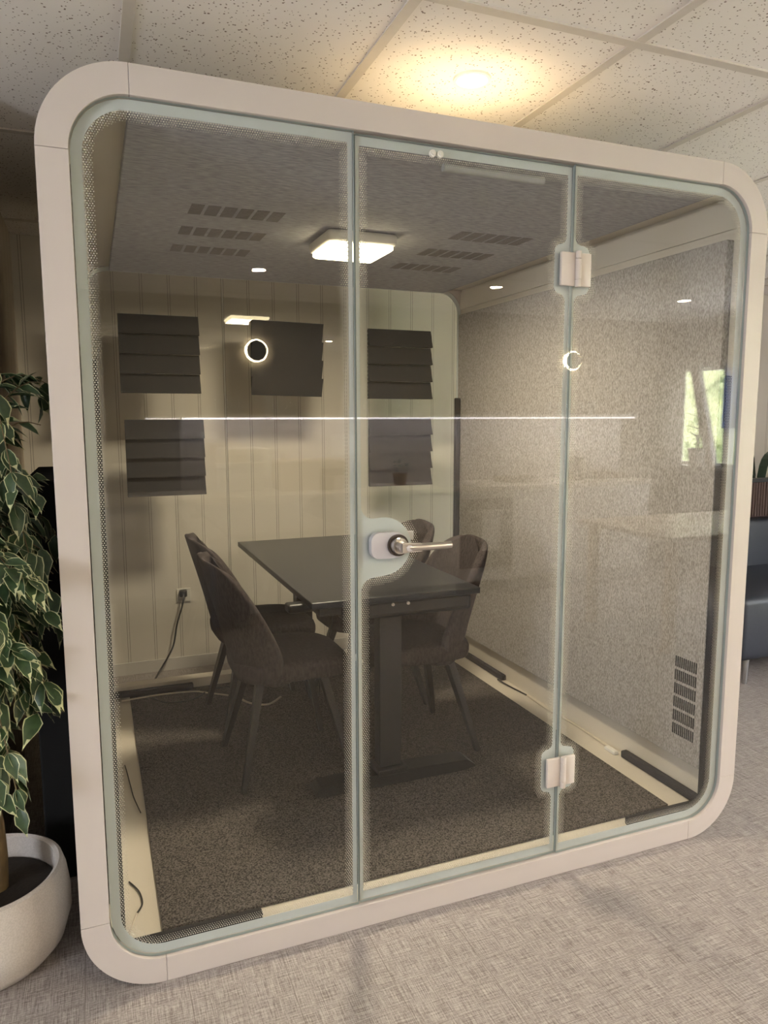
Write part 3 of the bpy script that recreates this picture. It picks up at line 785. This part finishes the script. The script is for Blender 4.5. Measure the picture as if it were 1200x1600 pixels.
# glasses on the shelf
def drink(r, h, glassm):
    return MB().lathe([(0, 0), (r*.8, 0), (r, h), (r-.002, h), (r*.8-.002, .004), (0, .004)], n=16).build('drinking_glass', glassm, None, True)
GLS = glassmat('tumbler_glass', (.9, .92, .92, 1), 2.5); g0 = drink(.032, .12, GLS)
gl = [1.0, 1.09, 1.18, 1.45, 1.56, 2.22, 2.30, 2.38, 2.52, 2.60, 2.68, 4.02, 4.12, 4.20, 4.28, 4.37, 4.46, 4.52]
pos = ['first of the three at the left end of the shelf', 'middle of the three at the left end of the shelf', 'last of the three at the left end of the shelf', 'left one of the pair right of the left trio', 'right one of the pair right of the left trio',
       'first of six above the lower right acoustic panel reflection', 'second of the six in the middle of the shelf', 'third of the six in the middle of the shelf', 'fourth of the six in the middle of the shelf', 'fifth of the six in the middle of the shelf', 'last of the six in the middle of the shelf',
       'first of seven at the right end of the shelf', 'second of seven at the right end of the shelf', 'third of seven at the right end of the shelf', 'fourth of seven at the right end of the shelf', 'fifth of seven at the right end of the shelf', 'sixth of seven at the right end of the shelf', 'last of seven, beside the wire rack']
for i, x in enumerate(gl):
    o = g0 if i == 0 else g0.copy()
    if i: COL.objects.link(o)
    o.location = (x, KY+.12, 1.4925); tag(o, 'clear drinking glass, '+pos[i], 'glass', 'drinking glasses on the wall shelf')
# round wall lamps with a halo
def wlamp(x, lb):
    w = empty('wall_lamp', (x, KY, 1.995), lb, 'wall lamp', 'round black wall lamps with a glowing rim')
    MB().cyl((0, .002, 0), (0, .03, 0), .055, n=36).build('lamp_base', BLACKW, w, True)
    MB().cyl((0, .012, 0), (0, .034, 0), .090, n=40).build('glowing_rim', HALO, w, True)
    MB().cyl((0, .035, 0), (0, .05, 0), .078, n=40).build('cover_disc', BLACKW, w, True)
    for a in range(6):
        pass
wlamp(1.335, 'round black wall lamp with glowing rim, the left one, mirrored over the middle shingled panel')
wlamp(4.34, 'round black wall lamp with glowing rim, the right one, mirrored below the upper hinge')
# wire rack at the shelf end
def rackmesh(w, d, h, t, grid=3):
    m = MB()
    for z in (0, h):
        for a, b in (((-w/2, 0, z), (w/2, 0, z)), ((-w/2, d, z), (w/2, d, z)), ((-w/2, 0, z), (-w/2, d, z)), ((w/2, 0, z), (w/2, d, z))): m.cyl(a, b, t, n=6)
    for x in (-w/2, w/2):
        for y in (0, d): m.cyl((x, y, 0), (x, y, h), t, n=6)
    for i in range(1, grid*3): m.cyl((-w/2+w*i/(grid*3), 0, 0), (-w/2+w*i/(grid*3), d, 0), t*.6, n=5)
    return m
o = rackmesh(.26, .12, .21, .004).build('wire_wall_rack', BLACKW); o.location = (5.20, KY+.01, 1.36); tag(o, 'black wire wall rack right of the shelf end', 'rack')
o = rackmesh(.34, .30, .12, .004).build('dish_rack', STEEL); o.location = (2.92, -3.85, .905); tag(o, 'wire dish drying rack on the worktop above the oven', 'dish rack')
# counter-top things
def thing1(name, mb, mat, lb, cat, group=None, smooth=True): return tag(mb.build(name, mat, None, smooth), lb, cat, group)
k_ = empty('electric_kettle', (4.20, -3.72, .90), 'dark electric kettle on the worktop, mirrored left of the right seam', 'kettle')
MB().lathe([(0, 0), (.075, 0), (.08, .03), (.07, .15), (.055, .21), (.03, .225), (0, .225)], n=28).build('body', pm('kettle_bronze', rgb(120, 106, 86), .3, metal=.6), k_, True)
MB().tube(spline([(.06, 0, .20), (.12, 0, .19), (.125, 0, .08), (.078, 0, .05)], 6), .009).build('handle', BLACKW, k_, True)
for i, (x, w, d, h, lb) in enumerate([(3.62, .22, .2, .05, 'shallow brown tray on the worktop right of the dish rack'), (4.50, .16, .18, .07, 'low box of kitchen things right of the kettle'), (4.70, .14, .16, .05, 'low tray at the right end of the worktop')]):
    thing1('serving_tray', MB().box((x-w, -3.85, .901), (x+w*.4, -3.85+d, .901+h), .008), pm('tray_brown%d' % i, rgb(118, 98, 70), .6, noise=.5, scale=30), lb, 'tray')
mw = empty('coffee_machine', (1.15, -3.75, .90), 'white boxy coffee machine on the left part of the worktop', 'coffee machine')
MB().box((-.17, -.2, .11), (.17, .18, .34), .015).build('body', WHITEP, mw, True); MB().box((-.17, -.2, 0), (.17, -.05, .11), .01).build('base', WHITEP, mw)
MB().box((-.12, .18, .16), (.12, .186, .30), .002).build('front_panel', pm('light_grey_panel', rgb(180, 180, 178), .3), mw)
thing1('cardboard_box', MB().box((1.42, -3.95, .901), (1.95, -3.65, 1.14), .004), pm('tan_carton', rgb(170, 146, 110), .8), 'tan carton on the worktop right of the coffee machine', 'box')
tb = empty('glass_jar', (2.10, -3.78, .90), 'clear round glass jar on the worktop between carton and papers', 'jar')
MB().lathe([(0, 0), (.06, 0), (.075, .05), (.07, .13), (.05, .16), (.048, .16), (.068, .13), (.072, .05), (.058, .004), (0, .004)], n=24).build('body', GLS, tb, True)
MB().lathe([(0, .162), (.052, .162), (.052, .18), (0, .185)], n=24).build('lid', STEEL, tb, True)
hp = empty('herb_pot', (2.50, -3.85, .90), 'small leafy herb in a pot on the worktop under the shelf', 'potted plant')
MB().lathe([(0, 0), (.05, 0), (.065, .10), (.058, .10), (0, .09)], n=24).build('pot', pm('clay_brown', rgb(140, 110, 82), .8), hp, True)
lv2 = []; lf2 = []
rr = random.Random(3)
for i in range(60):
    a = rr.random()*2*PI; p = Vector((math.cos(a)*rr.random()*.10, math.sin(a)*rr.random()*.08, .12+rr.random()*.12)); s_ = .025
    b = len(lv2); x = Vector((math.cos(a*3), math.sin(a*3), rr.uniform(-.4, .4))).normalized(); y = x.cross(Vector((.3, .2, 1))).normalized()
    lv2 += [p-x*s_, p+y*s_*.5, p+x*s_, p-y*s_*.5]; lf2.append((b, b+1, b+2, b+3))
mesh_obj('leaves', lv2, lf2, LEAFG, hp)
pap = pm('white_paper', rgb(226, 224, 220), .8)
for x, z, w, h, lb in ((2.08, 1.24, .13, .17, 'white notice sheet on the kitchen wall left of the seam'), (.95, 1.33, .07, .06, 'small white card on the kitchen wall above the coffee machine'), (4.44, 1.30, .07, .05, 'white note on the kitchen wall above the kettle, upper one'), (4.46, 1.18, .07, .04, 'grey note on the kitchen wall above the kettle, lower one')):
    thing1('wall_notice', MB().box((x-w, KY+.009, z-h/2), (x+w, KY+.012, z+h/2)), pap, lb, 'notice', smooth=False)
bn = thing1('waste_bin', MB().box((.82, -3.38, 0), (1.06, -3.14, .62), .02, 3), pm('grey_bin', rgb(150, 152, 158), .35, metal=.3), 'tall grey waste bin in front of the left cabinets', 'bin')
# window-sill plant and pot, blind
sp = empty('window_plant', (5.62, -3.72, .981), 'dark leafy plant in a pale pot on the window sill, mirrored at the right edge', 'potted plant')
MB().lathe([(0, 0), (.065, 0), (.088, .18), (.080, .18), (.07, .16), (0, .16)], n=28).build('pot', WHITEP, sp, True)
m = MB().tube(spline([(0, 0, .13), (.01, .01, .4), (-.01, .02, .72)], 6), .012)
for i in range(14):
    a = i*2.4; z = .22+i*.038; m.bar((0, 0, z), (math.cos(a)*.13, math.sin(a)*.11, z+.04), .035, .004, .008, .004)
m.build('leaves', pm('shade_leaf', rgb(60, 84, 50), .5), sp)
blindmat, nt_, out_ = newmat('pale_blue_blind')
tl_ = N(nt_, 'ShaderNodeBsdfTranslucent'); tl_.inputs[0].default_value = rgb(150, 176, 214)
df_ = N(nt_, 'ShaderNodeBsdfDiffuse'); df_.inputs[0].default_value = rgb(176, 196, 222)
mx_ = N(nt_, 'ShaderNodeMixShader'); mx_.inputs[0].default_value = .35
nt_.links.new(df_.outputs[0], mx_.inputs[1]); nt_.links.new(tl_.outputs[0], mx_.inputs[2]); nt_.links.new(mx_.outputs[0], out_.inputs[0])
thing1('roller_blind', MB().box((RX1-.03, -3.535, 1.36), (RX1-.012, -3.0, 1.93), .003), blindmat, 'pale blue roller blind half down at the window', 'blind')
# table near the window with a fruit bowl
tbl = empty('wooden_table', (4.2, -2.0, 0), 'pale wooden table mirrored low in the right glass', 'table')
MB().box((-.9, -.45, .71), (.9, .45, .74), .004).build('table_top', pm('pale_table_top', rgb(206, 190, 168), .3, noise=.2, scale=10, stretch=(1, 6, 1)), tbl)
for x in (-.82, .82):
    for y in (-.38, .38): MB().box((x-.03, y-.03, 0), (x+.03, y+.03, .71)).build('leg', WOODT, tbl)
bw = empty('wire_bowl', (4.55, -2.15, .7405), 'round wire basket with a tall handle on the pale table', 'bowl')
MB().lathe([(0, 0), (.07, 0), (.13, .07), (.127, .07), (.068, .004), (0, .004)], n=28).build('bowl', STEEL, bw, True)
MB().tube([(.13*math.cos(t*PI/16), 0, .07+.12*math.sin(t*PI/16)) for t in range(17)], .005).build('handle', STEEL, bw, True)

# ------------------------------------------------------------------ outside the windows
hedge = pm('sunlit_hedge', rgb(226, 230, 176), .9, noise=1, scale=4.5, dark=rgb(96, 112, 66), bump=1, detail=8)
rr = random.Random(5)
for i, (x, y, z, s_) in enumerate(((9.2, -4.6, 1.3, 1.35), (10.4, -1.4, 1.2, 1.5), (10.6, -7.9, 1.3, 1.6))):
    bm = bmesh.new(); bmesh.ops.create_icosphere(bm, subdivisions=5, radius=s_)
    for v in bm.verts: v.co *= 1+.10*rr.random()
    me = bpy.data.meshes.new('garden_shrub'); bm.to_mesh(me); bm.free(); me.materials.append(hedge)
    o = bpy.data.objects.new('garden_shrub', me); COL.objects.link(o); o.location = (x, y, z)
    tag(o, ['bright green garden shrub outside the window, straight behind the sill plant', 'bright green garden shrub outside, nearer the blind', 'bright green garden shrub outside, farthest toward the kitchen wall'][i], 'shrub', 'shrubs outside the window')
